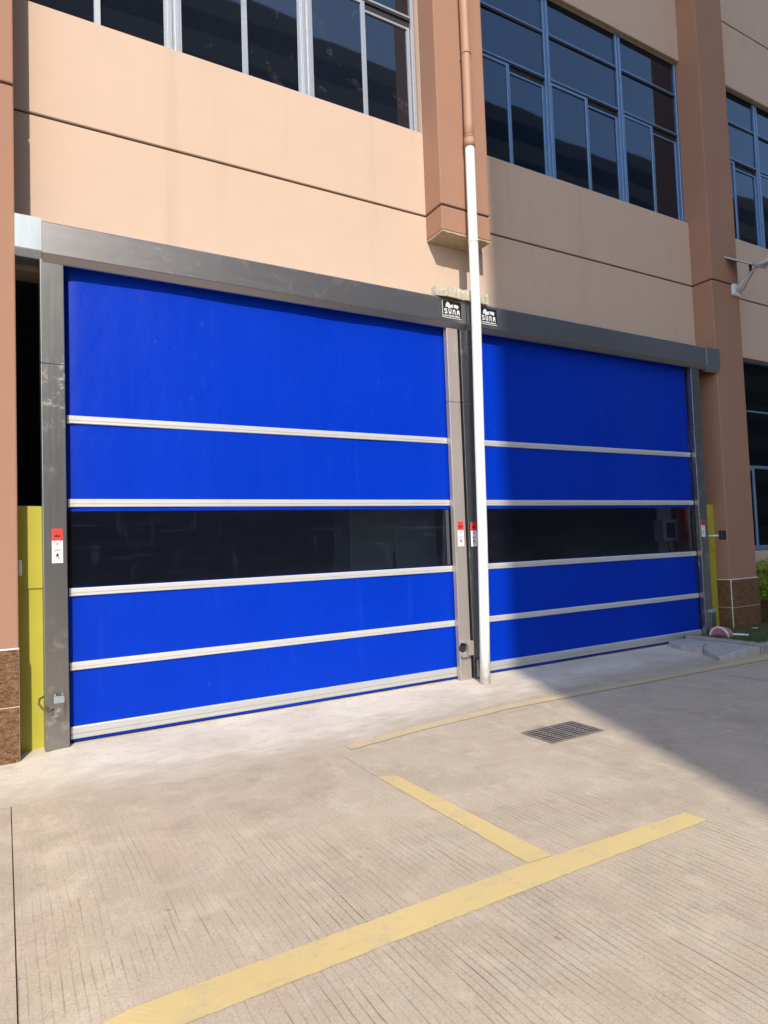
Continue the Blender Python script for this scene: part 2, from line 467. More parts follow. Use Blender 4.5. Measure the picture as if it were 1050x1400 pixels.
def stripe(name, left, right, mat, z=.005, rag=.003, step=.03):
    """painted band between two polylines (same number of points)"""
    bm = bmesh.new(); L, Rr = [], []
    n = len(left)
    for i in range(n-1):
        a, b = Vector(left[i]), Vector(left[i+1]); c, d = Vector(right[i]), Vector(right[i+1])
        k = max(1, int((b-a).length/step))
        for s in range(k + (1 if i == n-2 else 0)):
            t = s/k; L.append(a.lerp(b, t)); Rr.append(c.lerp(d, t))
    va, vb = [], []
    for p, q in zip(L, Rr):
        dirn = (q-p).normalized()
        p = p + dirn*random.uniform(-rag, rag); q = q + dirn*random.uniform(-rag, rag)
        row = []
        for k in range(7):
            w_ = p.lerp(q, k/6); row.append(bm.verts.new((w_.x, w_.y, z+gz(w_.x))))
        va.append(row)
    for i in range(len(va)-1):
        for k in range(6): bm.faces.new((va[i][k], va[i][k+1], va[i+1][k+1], va[i+1][k]))
    bmesh.ops.recalc_face_normals(bm, faces=bm.faces)
    for f in bm.faces:
        if f.normal.z < 0: f.normal_flip()
    return struct(link(name, bm, mat))
# long line across the yard, the leg that meets it, the line along the apron, a faded bay line
stripe('yellow_line', [(-.62, -3.708), (-.1435, -3.694), (1.74, -3.692), (1.90, -3.708), (2.875, -3.748)],
       [(-.62, -3.875), (.04, -3.876), (1.75, -3.874), (1.90, -3.874), (2.893, -3.880)], M['yellow_paint'], .0035)
stripe('yellow_line', [(1.728, -2.20), (1.740, -3.688)], [(1.848, -2.27), (1.896, -3.700)], M['yellow_paint'], .0035)
stripe('yellow_line', [(1.86, -1.445), (2.6, -1.33), (3.72, -1.245), (5.8, -1.30), (7.9, -1.34), (12, -1.36)],
       [(1.85, -1.57), (2.6, -1.455), (3.68, -1.365), (5.7, -1.43), (7.65, -1.50), (12, -1.52)], M['yellow_worn'], .0055, .004)
stripe('faded_line', [(1.735, -1.60), (1.73, -2.16)], [(1.752, -1.60), (1.750, -2.18)], M['pale_worn'], .003)
stripe('faded_line', [(6.50, -1.56), (6.50, -3.6)], [(6.60, -1.56), (6.60, -3.6)], M['pale_worn'], .003)

# kerb: return beside the apron and run to the east
bm = bmesh.new()
box(bm, 7.985, 8.105, -1.115, -.13, -.05, .128, .014)
box(bm, 7.985, 16, -1.245, -1.118, -.05, .122, .014)
struct(link('kerb', bm, M['kerb']))
bm = bmesh.new()
xs = [8.09+.1*i for i in range(80)]; ys = [-1.13+.1*i for i in range(15)]
grid(xs, ys, lambda x, y: .085+.02*math.sin(x*5.1+y*3)+.012*math.sin(x*11-y*9), bm=bm)
struct(link('soil_bed_terrain', bm, M['soil'], smooth=True))
bm = bmesh.new()
for i in range(9000):
    x = 8.12 + 2.9*random.random()**1.15; y = random.uniform(-1.10, .12)
    if 9.16 < x < 9.90 and y > -.13: continue
    if x < 8.62 and y > -.20: continue
    z = .075+.02*math.sin(x*5.1+y*3)+.012*math.sin(x*11-y*9)
    dens = math.sin(x*4+1)*math.sin(y*6+2)
    if dens < -.45 and random.random() < .8: continue
    h = random.uniform(.03, .075); a = random.uniform(0, 6.28); w = .004
    dx, dy = math.cos(a), math.sin(a); l = random.uniform(0, .04)
    v = [bm.verts.new((x-dy*w, y+dx*w, z)), bm.verts.new((x+dy*w, y-dx*w, z)), bm.verts.new((x+dx*l, y+dy*l, z+h))]
    bm.faces.new(v)
g = link('grass', bm, M['grass']); g['kind'] = 'stuff'

# cover slab beside the apron
t = thing('cover_slab', 'pale concrete cover slab with a broken front edge against the kerb', 'concrete slab', (7.5, -.7, 0))
bm = bmesh.new()
prism(bm, [(7.16, -1.19), (7.55, -1.215), (7.965, -1.23), (7.97, -.62), (7.70, -.64), (7.42, -.80)], 'z', -.02, .098)
for v in bm.verts:
    if v.co.z > 0: v.co.z = .03+.066*min(1, max(0, (v.co.x-7.10)/.34))
bmesh.ops.bevel(bm, geom=[e for e in bm.edges], offset=.008, segments=1, affect='EDGES')
link('front_slab', bm, M['slab'], t)
bm = bmesh.new()
prism(bm, [(7.43, -.785), (7.71, -.615), (7.97, -.605), (7.975, -.16), (7.62, -.13), (7.50, -.40)], 'z', -.02, .090)
for v in bm.verts:
    if v.co.z > 0: v.co.z = .04+.050*min(1, max(0, (v.co.x-7.40)/.25))
bmesh.ops.bevel(bm, geom=[e for e in bm.edges], offset=.008, segments=1, affect='EDGES')
link('rear_slab', bm, M['slab'], t)

# drain grate
t = thing('drain_grate', 'rusty rectangular iron drain grate set in the concrete yard', 'drain grate', (3.48, -2.2, 0))
x0, x1, y0, y1 = 3.19, 3.77, -2.38, -2.02
link('pit', B(x0+.012, x1-.012, y0+.012, y1-.012, .004, .0075), M['black_gap'], t)
bm = bmesh.new(); zt = .0105
for a in ((x0, x1, y0, y0+.014), (x0, x1, y1-.014, y1), (x0, x0+.014, y0+.0145, y1-.0145), (x1-.014, x1, y0+.0145, y1-.0145)):
    box(bm, *a, .004, zt, .0015)
link('grate_frame', bm, M['iron'], t)
bm = bmesh.new()
for k in range(3):
    xm = x0 + (x1-x0)*(k+1)/4
    box(bm, xm-.007, xm+.007, y0+.015, y1-.015, .0079, zt-.0012, .0008)
nb = 8
for j in range(nb):
    yy = y0+.02 + (y1-y0-.04)*(j+.5)/nb
    cuts = [x0+.0145] + [x0+(x1-x0)*(k+1)/4+d for k in range(3) for d in (-.0072, .0072)] + [x1-.0145]
    for s in range(0, len(cuts), 2):
        box(bm, cuts[s], cuts[s+1], yy-.008, yy+.008, .0078, zt-.0008+random.uniform(-.0006, .0004), .0008)
link('grate_bars', bm, M['iron'], t)

# ------------------------------------------------------------------ the building
YW = .217         # face of the beige panels
YP = -.116        # face of the pillars
ZTOP = 14.5
bld = thing('factory_building', 'beige rendered factory building with brown pillars and dark ribbon windows', 'building', (4.4, .6, 0))
GZ0, GZ1 = 5.553, 5.577
GZ2, GZ3 = 10.49, 10.515
def panel(bm, x0, x1, z0, z1):
    box(bm, x0, x1, YW, YW+.28, z0, z1, .006)
def groove_strip(bm, x0, x1, z0, z1):
    box(bm, x0, x1, YW+.022, YW+.25, z0+.0005, z1-.0005)
gw = bmesh.new()
SILL, HEAD = 6.612, 9.325
def wall_bay(x0, x1, sill, head, low, piers=()):
    for z0, z1 in ((low, GZ0), (GZ1, sill), (head, GZ2), (GZ3, ZTOP)):
        bm = bmesh.new(); panel(bm, x0, x1, z0, z1); link('wall_panel', bm, M['beige'], bld)
    for a, b in piers:
        bm = bmesh.new(); box(bm, a, b, YW+.001, YW+.28, sill+.0005, head-.0005); link('wall_panel', bm, M['beige'], bld)
    for z0, z1 in ((GZ0, GZ1), (GZ2, GZ3)):
        bm = bmesh.new(); groove_strip(bm, x0, x1, z0, z1); link('groove', bm, M['groove'], bld)
wall_bay(-.379, 9.168, SILL, HEAD, 4.12, [(4.0, 4.735)])
wall_bay(9.882, 16.0, SILL+.01, HEAD+.02, 4.545)
bm = bmesh.new(); panel(bm, 9.882, 16.0, -.1, 1.245); link('wall_panel', bm, M['beige'], bld)
wall_bay(-6.0, -1.102, SILL, HEAD, -.1)
bm = bmesh.new()
for i in range(8): box(bm, 9.905+.76*i, 9.905+.76*i+.755, YW-.02, YW-.001, .02, .56, .002)
link('dark_wall_foot', bm, M['granite'], bld)  # dark tiles added to darken the wall foot below the bush
# soffit of the door opening and of window heads
bm = bmesh.new()
box(bm, -.15, 9.0, YW+.003, YW+.27, 4.112, 4.1185)
link('door_soffit', bm, M['soffit'], bld)

def pillar(x0, x1, tiled=True, zb=-.10, mat='brown'):
    bm = bmesh.new()
    zs = [(zb, GZ0), (GZ1, GZ2), (GZ3, ZTOP)]
    for a, b in zs: box(bm, x0, x1, YP, YW+.30, a, b, .012, seg=2)
    gi = .02
    box(bm, x0+gi, x1-gi, YP+gi, YW+.29, GZ0, GZ1, mi=1)
    box(bm, x0+gi, x1-gi, YP+gi, YW+.29, GZ2, GZ3, mi=1)
    return link('pillar', bm, [M[mat], M['groove']], bld)
def plinth(p, x0, x1, zs, left_face=True, right_face=True):
    """granite tiles round the pillar foot, each joint a white grout core showing between them"""
    off = .022
    core = bmesh.new()
    box(core, x0-off+.004, x1+off-.004, YP-off+.004, YW-.002, zs[0]+.004, zs[-1]+.008)
    link('grout', core, M['grout'], p)
    bm = bmesh.new(); g = .006
    for a, b in zip(zs, zs[1:]):
        box(bm, x0-off+g, x1+off-g, YP-off, YP-off+.012, a+g*.5, b-g*.5, .0015)
        box(bm, x0-off, x0-off+.012, YP-off+.0125+g, YW-.01, a+g*.5, b-g*.5, .0015)
        box(bm, x1+off-.012, x1+off, YP-off+.0125+g, YW-.01, a+g*.5, b-g*.5, .0015)
    link('tile_plinth', bm, M['granite'], p)
PL = pillar(-1.10, -.380)
plinth(PL, -1.10, -.398, [-.05, .405, .862])
PR = pillar(9.170, 9.880)
plinth(PR, 9.185, 9.868, [.06, .425, .852])

# hanging column stub between the doors, cut off above them
bm = bmesh.new()
box(bm, 4.0, 4.733, YP, YW-.002, GZ1, GZ2, .012, seg=2)
box(bm, 4.0, 4.733, YP, YW-.002, GZ3, ZTOP, .012, seg=2)
box(bm, 4.0, 4.733, YP, YW-.002, 5.262, GZ0, .012, seg=2)
box(bm, 4.018, 4.715, YP+.02, YW-.003, GZ0, GZ1, mi=1)
cs = link('column_stub', bm, [M['brown'], M['groove']], bld)
bm = bmesh.new()
nx, ny = 16, 8
grid([4.006+.721*i/nx for i in range(nx+1)], [YP+.006+(YW-.01-YP)*j/ny for j in range(ny+1)],
     lambda x, y: 5.248-.012*random.random(), bm=bm)
top = [bm.verts.new(v.co+Vector((0, 0, .02))) for v in []]
r = bmesh.ops.extrude_face_region(bm, geom=bm.faces[:])
for e in r['geom']:
    if isinstance(e, bmesh.types.BMVert): e.co.z = 5.2615
bmesh.ops.recalc_face_normals(bm, faces=bm.faces)
link('cut_face', bm, M['soffit'], cs)

# rough ledge left where the column below was cut away
bm = bmesh.new()
n1 = 22
pf = [(3.905+.66*i/n1, -.205+random.uniform(-.008, .008)) for i in range(n1+1)]
out = pf + [(4.60, .0), (4.60, .212), (4.08, .212), (3.99, .02), (3.85, -.05), (3.86, -.13)]
va = [bm.verts.new((x, y, 4.425+random.uniform(-.008, .008) - .02*(x-3.9) + (.02 if i > n1 else 0))) for i, (x, y) in enumerate(out)]
vm = [bm.verts.new((x+random.uniform(-.006, .006), y+random.uniform(-.008, .002), 4.49+random.uniform(-.01, .01))) for i, (x, y) in enumerate(out)]
vb = [bm.verts.new((x+random.uniform(-.008, .008), y+random.uniform(0, .014), 4.545+random.uniform(-.014, .010) + (.03 if i > n1 else 0))) for i, (x, y) in enumerate(out)]
m_ = len(out)
bm.faces.new(va); bm.faces.new(list(reversed(vb)))
for P_, Q_ in ((va, vm), (vm, vb)):
    for i in range(m_): bm.faces.new((P_[i], Q_[i], Q_[(i+1) % m_], P_[(i+1) % m_]))
bmesh.ops.recalc_face_normals(bm, faces=bm.faces)
link('ledge', bm, M['ledge'], bld)
# mortar smear on the wall beside the ledge
bm = bmesh.new()
prism(bm, [(3.62, 4.42), (3.72, 4.44), (3.90, 4.60), (4.2, 4.63), (4.45, 4.60), (4.62, 4.57), (4.62, 4.42)], 'y', YW-.012, YW+.002)
link('mortar_patch', bm, M['ledge'], bld)

# windows -----------------------------------------------------------
YG = .315
prng = random.Random(3)
def tilt_pane(x0, x1, y0, y1, z0, z1, gm, fo):
    # a pane never sits quite flat in its rebate: lean it by a fraction of a degree
    s = bmesh.new(); box(s, x0, x1, y0, y1, z0, z1)
    c = Vector(((x0+x1)/2, (y0+y1)/2, (z0+z1)/2))
    r = Matrix.Translation(c) @ Matrix.Rotation(prng.gauss(0, .0032), 4, 'X') @ Matrix.Rotation(prng.gauss(0, .004), 4, 'Z') @ Matrix.Translation(-c)
    bmesh.ops.transform(s, matrix=r, verts=s.verts)
    return link('pane', s, gm, fo)
def window(xs, z0, zl, zm, zt, fm, gm, wide=.12, jamb=.10):
    """xs: mullion centres; z0 sill, zl and zm transoms, zt head. two sliding sashes per bay below, two fixed rows above"""
    f = bmesh.new(); y0 = YG-.034
    X0, X1 = xs[0], xs[-1]
    box(f, X0, X1, y0, YG+.05, z0-.03, z0+.014, .003)                    # sill rail
    box(f, X0, X1, y0, YG+.05, zt-.035, zt+.06, .004)                    # head
    for k, x in enumerate(xs):
        mid = k not in (0, len(xs)-1)
        if mid:
            a, b = x-wide/2, x+wide/2
            box(f, a, a+wide*.30, y0-.004, YG+.048, z0+.0145, zt-.0355, .003)
            box(f, a+wide*.3005, a+wide*.62, y0+.020, YG+.048, z0+.0145, zt-.0355)
            box(f, a+wide*.6205, b, y0-.001, YG+.048, z0+.0145, zt-.0355, .003)
        else:
            a, b = (x, x+jamb/2) if k == 0 else (x-jamb/2, x)
            box(f, a, b, y0-.002, YG+.048, z0+.0145, zt-.0355, .004)
    for z in (zl, zm):
        for a, b in zip(xs, xs[1:]):
            box(f, a+wide/2+.0005, b-wide/2-.0005, y0+.004, YG+.046, z-.006, z+.022, .003)
    fo = link('window', f, fm, bld)
    g = bmesh.new()
    for z in (zl, zm):
        for a, b in zip(xs, xs[1:]):
            box(g, a+wide/2+.0005, b-wide/2-.0005, y0+.012, YG+.045, z-.034, z-.0065)
    link('dark_underside', g, M['black_gap'], fo)  # black strips stand in for the dark undersides of the transoms
    for a, b in zip(xs, xs[1:]):
        a, b = a+wide/2, b-wide/2; mid = (a+b)/2+.01
        # outer sash (left), inner sash (right)
        s = bmesh.new(); zs0, zs1 = z0+.0145, zl-.0345
        for q in ((a, a+.022, zs0, zs1), (mid-.028, mid+.028, zs0, zs1), (a+.0225, mid-.0285, zs1-.040, zs1), (a+.0225, mid-.0285, zs0, zs0+.012)):
            box(s, q[0], q[1], YG-.030, YG+.004, q[2], q[3], .003)
        link('outer_sash', s, fm, fo)
        s = bmesh.new()
        for q in ((b-.038, b, zs0, zs1-.075), (mid+.0285, b-.0385, zs1-.105, zs1-.075), (mid+.0285, b-.0385, zs0, zs0+.012)):
            box(s, q[0], q[1], YG-.004, YG+.03, q[2], q[3], .003)
        link('inner_sash', s, fm, fo)
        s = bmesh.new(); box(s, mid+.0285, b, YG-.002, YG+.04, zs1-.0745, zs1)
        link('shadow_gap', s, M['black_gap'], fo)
        tilt_pane(a+.0225, mid-.0285, YG-.016, YG-.010, zs0+.0125, zs1-.0405, gm, fo)
        tilt_pane(mid+.0285, b-.0385, YG+.012, YG+.018, zs0+.0125, zs1-.1055, gm, fo)
        for (c, d) in ((zl+.0225, zm-.0345), (zm+.0225, zt-.0355)):
            tilt_pane(a, b, YG-.006, YG, c, d, gm, fo)
    return fo
window([-.405, 1.055, 2.522, 3.985], 6.618, 8.10, 8.77, 9.40, M['frame_grey'], M['glass_grey'], wide=.105, jamb=.09)
window([4.745, 6.247, 7.762, 9.165], 6.618, 8.10, 8.77, 9.40, M['frame_blue'], M['glass_blue'], wide=.11, jamb=.09)
window([9.885, 11.40, 12.92, 14.43], 6.625, 8.10, 8.77, 9.41, M['frame_blue'], M['glass_blue'], wide=.11, jamb=.09)
# tall ground-floor window right of the pillar
f = bmesh.new(); y0 = YG+.02
XL, XRR = 9.885, 15.0
box(f, XL, XRR, y0, YG+.12, 1.25, 1.335, .004); box(f, XL, XRR, y0, YG+.12, 4.53, 4.56, .004)
mx = [11.62, 13.2]
for x in mx: box(f, x-.035, x+.035, y0-.002, YG+.12, 1.336, 4.529, .004)
ed = [XL]+[v for x in mx for v in (x-.0355, x+.0355)]+[XRR]
for i in range(0, len(ed), 2): box(f, ed[i], ed[i+1], y0+.02, YG+.115, 3.655, 3.685, .004); box(f, ed[i], ed[i+1], y0+.01, YG+.115, 2.665, 2.715, .004)
fo = link('window', f, M['frame_blue'], bld); fo['label'] = 'tall ground floor window in blue frames behind the bush'
s_ = bmesh.new()
box(s_, 10.745, 10.795, y0+.012, y0+.045, 1.3355, 2.6645, .004); box(s_, XL, 10.7445, y0+.012, y0+.045, 2.625, 2.6645, .004)
link('outer_sash', s_, M['frame_blue'], fo)
for i in range(0, len(ed), 2):
    for a, b in ((1.3355, 2.6645), (2.7155, 3.6545), (3.6855, 4.5295)):
        tilt_pane(ed[i]+.001, ed[i+1]-.001, YG+.08, YG+.086, a, b, M['glass_dark'], fo)
# window-head soffits (unpainted underside)
bm = bmesh.new()
for a, b in ((-.37, 3.99), (4.74, 9.16), (9.89, 15.9)):
    box(bm, a, b, YW+.004, YG-.036, HEAD-.004, HEAD-.0005)
link('window_soffit', bm, M['soffit'], bld)

# shell: floors, back and side walls behind the doors, roof
bm = bmesh.new()
box(bm, -.39, 9.18, 8.0, 8.2, .0, 4.6); box(bm, -.60, -.40, .52, 8.2, 0, 4.6); box(bm, 9.62, 9.80, .52, 8.2, 0, 4.6)
link('hall_wall', bm, M['int_wall'], bld)
bm = bmesh.new(); box(bm, -6, 16, .50, 14, 4.605, 4.80); link('hall_ceiling', bm, M['int_wall'], bld)
bm = bmesh.new(); box(bm, -.39, 9.60, .52, 8.0, .006, .012); link('hall_floor', bm, M['int_floor'], bld)
bm = bmesh.new()
box(bm, -6, -5.8, .50, 14, -.1, ZTOP); box(bm, 15.8, 16, .50, 14, -.1, ZTOP); box(bm, -5.79, 15.79, 13.8, 14, -.1, ZTOP)
box(bm, -6, 16, .50, 14.0, ZTOP+.001, ZTOP+.2); box(bm, -5.79, -.61, .50, .7, -.1, 4.6); box(bm, 9.81, 15.79, .60, .8, -.1, 4.6); box(bm, -5.79, 15.79, .50, .7, 4.81, ZTOP)
link('rear_shell', bm, M['beige'], bld)

# ------------------------------------------------------------------ things just inside the right door
t = thing('portal_column', 'orange red steel column seen inside through the right door window', 'steel column', (9.2, .62, .012))
bm = bmesh.new()
box(bm, 9.12, 9.30, .56, .575, .012, 4.6); box(bm, 9.12, 9.30, .705, .72, .012, 4.6); box(bm, 9.203, 9.217, .5755, .7045, .012, 4.6)
link('steel_section', bm, M['red_steel'], t)
t = thing('control_box', 'white control box with dark screen seen inside through the right door window', 'control box', (8.80, .66, 1.45))
link('box_body', B(8.62, 8.98, .60, .78, 1.47, 1.82, .012), M['int_pale'], t)
link('screen', B(8.69, 8.90, .592, .5995, 1.53, 1.77, .003), M['black'], t)
tube(bm := bmesh.new(), [(8.80, .66, 1.47), (8.80, .66, 1.40), (8.86, .68, 1.30), (8.90, .70, 1.1)], .012, 8)
link('cable', bm, M['cable'], t)
link('back_panel', B(8.76, 9.11, .80, .83, .9, 2.3), M['int_pale'], t)

t = thing('inner_cabinet', 'pale green cabinet seen dimly inside through the left door window', 'cabinet', (3.9, 1.5, .012))
link('cabinet_body', B(3.38, 4.72, 1.30, 1.80, .012, 2.25, .01), M['int_green'], t)
link('door_leaf', B(3.42, 4.04, 1.285, 1.2995, .10, 2.20, .004), M['int_green'], t)
link('door_leaf', B(4.06, 4.68, 1.285, 1.2995, .10, 2.20, .004), M['int_green'], t)
link('handle', B(4.00, 4.02, 1.262, 1.2845, 1.2, 1.5, .003), M['black'], t)

# ------------------------------------------------------------------ roller doors
GLY_S = {'S': [[(0,.9),(.15,1),(.85,1),(1,.85),(.75,.7),(.35,.74),(.32,.64),(.95,.5),(1,.15),(.8,0),(.1,0),(0,.2),(.3,.3),(.62,.24),(.66,.36),(.1,.5),(0,.7)]],
 'U': [[(0,1),(.3,1),(.36,.35),(.5,.26),(.64,.35),(.7,1),(1,1),(.92,.15),(.7,0),(.3,0),(.08,.15)]],
 'N': [[(0,0),(.08,.85),(.3,1),(.7,1),(.92,.85),(1,0),(.7,0),(.64,.66),(.5,.75),(.36,.66),(.3,0)]],
 'A': [[(0,0),(.12,.85),(.35,1),(.68,1),(.9,.85),(1,0),(.72,0),(.70,.28),(.30,.28),(.28,0)]]}
def nameplate(x0, x1, z0, z1, y, parent):
    w, h = x1-x0, z1-z0
    bm = bmesh.new()
    box(bm, x0, x1, y-.004, y, z0, z1)
    def P(pts): flat_poly(bm, [(x0+a*w, z0+b*h) for a, b in pts], y-.0042, 1)
    # silver rim
    P([(0, 0), (.03, 0), (.03, 1), (0, 1)]); P([(.035, 0), (1, 0), (1, .04), (.035, .04)])
    # upper row: two brushed emblem shapes
    P([(.17,.62),(.19,.82),(.27,.95),(.36,.90),(.42,.78),(.47,.80),(.56,.84),(.55,.60),(.49,.66),(.43,.58),(.38,.60),(.33,.56),(.27,.66)])
    P([(.60,.66),(.61,.84),(.72,.84),(.86,.80),(.85,.68),(.78,.60),(.72,.64)])
    for k, ch in enumerate('SUNA'):
        a0 = .10+.215*k
        for poly in GLY_S[ch]: P([(a0+q*.165, .24+r*.31) for q, r in poly])
    # small line of lettering under them, too small to read
    xx = .06
    while xx < .92:
        ww = random.uniform(.025, .05); hh = random.uniform(.07, .11)
        P([(xx, .09), (xx+ww, .09), (xx+ww*.9, .09+hh), (xx+.005, .09+hh)]); xx += ww+.014
    return link('nameplate', bm, [M['plate'], M['plate_white']], parent)

def sticker(x0, x1, z0, z1, y, parent):
    w, h = x1-x0, z1-z0; bm = bmesh.new()
    box(bm, x0, x1, y-.0012, y, z0, z1, mi=0)
    def P(pts, mi): flat_poly(bm, [(x0+a*w, z0+b*h) for a, b in pts], y-.0014, mi, .0006)
    def P2(pts, mi): flat_poly(bm, [(x0+a*w, z0+b*h) for a, b in pts], y-.0022, mi, .0006)
    P([(0, .65), (1, .65), (1, 1), (0, 1)], 1)
    # machine outline on the red field
    P2([(.2,.76),(.8,.76),(.74,.83),(.64,.79),(.55,.82),(.46,.80),(.42,.86),(.34,.80),(.26,.81)], 2)
    P2([(.36,.87),(.44,.87),(.46,.89),(.38,.895)], 2)
    # shield, smudge and running figure on the white field
    P([(.36,.60),(.64,.60),(.64,.54),(.5,.49),(.36,.54)], 3)
    P([(.06,.36),(.5,.41),(.9,.405),(.85,.38),(.6,.35),(.3,.33)], 3)
    P([(.38,.26),(.50,.29),(.62,.25),(.60,.20),(.68,.14),(.62,.13),(.50,.20),(.36,.17),(.28,.19),(.40,.22)], 2)
    P([(.2,.135),(.8,.13),(.8,.122),(.2,.127)], 2)
    return link('warning_sticker', bm, [M['sticker'], M['red'], M['black'], M['pink']], parent)

ZS = [2.774, 2.047, 1.282, .654]
def curtain(xl, xr, parent):
    def yf(x, z):
        e = min(x-xl, xr-x)
        edge = (.012+.020*max(0, min(1, (z-2.2)/1.2)))*math.exp(-(x-xl)/.055) + .010*math.exp(-(xr-x)/.05)
        wav = .006*math.sin(x*2.1+z*.7) + .004*math.sin(x*5.3+1.3*z+1) * min(1, max(0, e/.2))
        bow = -.012*math.exp(-((z-3.45)/.5)**2)*math.sin(math.pi*min(1, max(0, (x-xl)/(xr-xl))))
        return edge + wav*.8 + bow
    n = 110
    xs = [xl + .22*(i/18)**1.3 for i in range(18)] + [xl+.22+(xr-xl-.44)*i/(n-36) for i in range(n-36)] + [xr-.22*((18-i)/18)**1.3 for i in range(19)]
    bm = bmesh.new()
    def rows(z0, z1, k): return [z0+(z1-z0)*i/k for i in range(k+1)]
    def sheet(zs):
        vv = [[bm.verts.new((x, yf(x, z), z)) for x in xs] for z in zs]
        for j in range(len(zs)-1):
            for i in range(len(xs)-1): bm.faces.new((vv[j][i], vv[j][i+1], vv[j+1][i+1], vv[j+1][i]))
    sheet(rows(.022, 1.326, 20)); sheet(rows(1.972, 4.30, 36))
    c = link('curtain', bm, M['fabric'], parent, smooth=True)
    # the clear band, welded a few mm over the blue
    bm = bmesh.new()
    zs = rows(1.318, 1.980, 10)
    vv = [[bm.verts.new((x, yf(x, z)-.002, z)) for x in xs] for z in zs]
    for j in range(len(zs)-1):
        for i in range(len(xs)-1): bm.faces.new((vv[j][i], vv[j][i+1], vv[j+1][i+1], vv[j+1][i]))
    link('view_window', bm, M['vinyl'], parent, smooth=True)
    return c

def strip_profile(z, h, d=.016):
    # rounded pocket with a small step, (y,z)
    return [(.012, z-h), (-d*.7, z-h), (-d, z-h*.86), (-d, z-h*.36), (-d*.72, z-h*.30), (-d*.72, z-h*.22), (-d*1.15, z-h*.12), (-d*1.15, z+h*.80), (-d*.8, z+h), (.012, z+h)]

def post(x0, x1, parent, mt='steel', name='side_post', joint=3.22, inner_left=True, zb=.0):
    bm = bmesh.new()
    box(bm, x0, x1, -.100, -.030, zb, joint-.0015, .006, seg=2)
    box(bm, x0, x1, -.1012, -.030, joint+.0015, 4.20, .006, seg=2)
    # rear leaf: leaves a dark slot for the curtain
    xa, xb = (x0, x1-.035) if inner_left else (x0+.035, x1)
    box(bm, xa, xb, -.029, .115, zb, 4.20, .004)
    return link(name, bm, M[mt], parent)

def header(x0, x1, parent, mat='header'):
    bm = bmesh.new()
    prism(bm, [(.212, 4.425), (-.150, 4.425), (-.156, 4.421), (-.160, 4.413), (-.160, 4.152), (-.157, 4.144), (-.104, 4.094), (-.096, 4.090), (-.080, 4.090), (-.080, 4.105), (.0, 4.16), (.212, 4.16)], 'x', x0, x1)
    return link('header_box', bm, M[mat], parent)

def door(name, label, xl, xr, p0, p1, hx, g, mt):
    t = thing(name, label, 'roller door', ((p0[0]+p1[1])/2, 0, 0), g)
    curtain(xl, xr, t)
    for z in ZS:
        bm = bmesh.new(); prism(bm, strip_profile(z, .034), 'x', xl+.012, xr-.012); link('stiffener_strip', bm, M['strip'], t)
    bm = bmesh.new(); prism(bm, strip_profile(.098, .052, .020), 'x', xl+.010, xr-.010); link('bottom_bar', bm, M['bar'], t)
    pl = post(*p0, t, mt[0], inner_left=True); pr = post(*p1, t, mt[1], inner_left=False)
    h = header(*hx, t)
    return t, pl, pr, h
G = 'blue roller doors in the factory front'
d1, p1, p2, h1 = door('roller_door', 'blue roller door fully in the sun, between the dark gap and the white pipe', -.012, 4.078, (-.199, -.016), (4.012, 4.170), (-.183, 4.262), G, ('steel', 'steel_lit'))
d2, p3, p4, h2 = door('roller_door', 'blue roller door mostly in shade, between the white pipe and the tiled pillar', 4.39, 8.545, (4.207, 4.385), (8.533, 8.722), (4.272, 8.845), G, ('steel', 'steel'))
# end covers of the headers
bm = bmesh.new()
prism(bm, [(.205, 4.452), (-.150, 4.448), (-.166, 4.440), (-.158, 4.165), (-.150, 4.155), (-.10, 4.112), (-.07, 4.112), (.0, 4.16), (.205, 4.16)], 'x', -.384, -.1855)
link('end_cover', bm, M['sky_zinc'], d1)
bm = bmesh.new()
prism(bm, [(.205, 4.430), (-.150, 4.430), (-.172, 4.42), (-.172, 4.14), (-.12, 4.06), (.0, 4.10), (.205, 4.10)], 'x', 8.848, 9.165)
link('end_cover', bm, M['header'], d2)
nameplate(3.918, 4.19, 4.185, 4.385, -.1605, h1)
nameplate(4.47, 4.725, 4.185, 4.385, -.1605, h2)
sticker(-.133, -.050, 1.538, 1.825, -.1002, p1)
sticker(4.050, 4.137, 1.538, 1.825, -.1002, p2)
sticker(4.240, 4.327, 1.530, 1.812, -.1002, p3)
sticker(8.560, 8.645, 1.53, 1.79, -.1002, p4)
# clear-band edge seam by the middle post
link('seam_strip', B(3.957, 3.998, -.014, -.004, 1.33, 1.966, .003), M['seam'], d1)
# sensor boxes on the posts
def sensor_box(x0, x1, z0, z1, parent, dark=False, dep=.065):
    bm = bmesh.new(); box(bm, x0, x1, -.1005-dep, -.1005, z0, z1, .005, seg=2)
    o = link('sensor_box', bm, M['steel'], parent)
    return o
sensor_box(-.134, -.060, .283, .452, p1)
bm = tube(bmesh.new(), [(-.13, -.135, .345), (-.17, -.15, .335), (-.215, -.145, .36), (-.243, -.12, .40), (-.235, -.09, .435), (-.19, -.06, .45), (-.16, -.05, .44)], .009, 10)
link('cable', bm, M['cable'], p1)
bm = bmesh.new()   # top bracket catching the light
box(bm, -.136, -.058, -.172, -.1665, .395, .450, .001); box(bm, -.13, -.12, -.15, -.13, .4525, .468, .001); box(bm, -.075, -.065, -.15, -.13, .4525, .468, .001)
link('sensor_bracket', bm, M['sky_zinc'], p1)
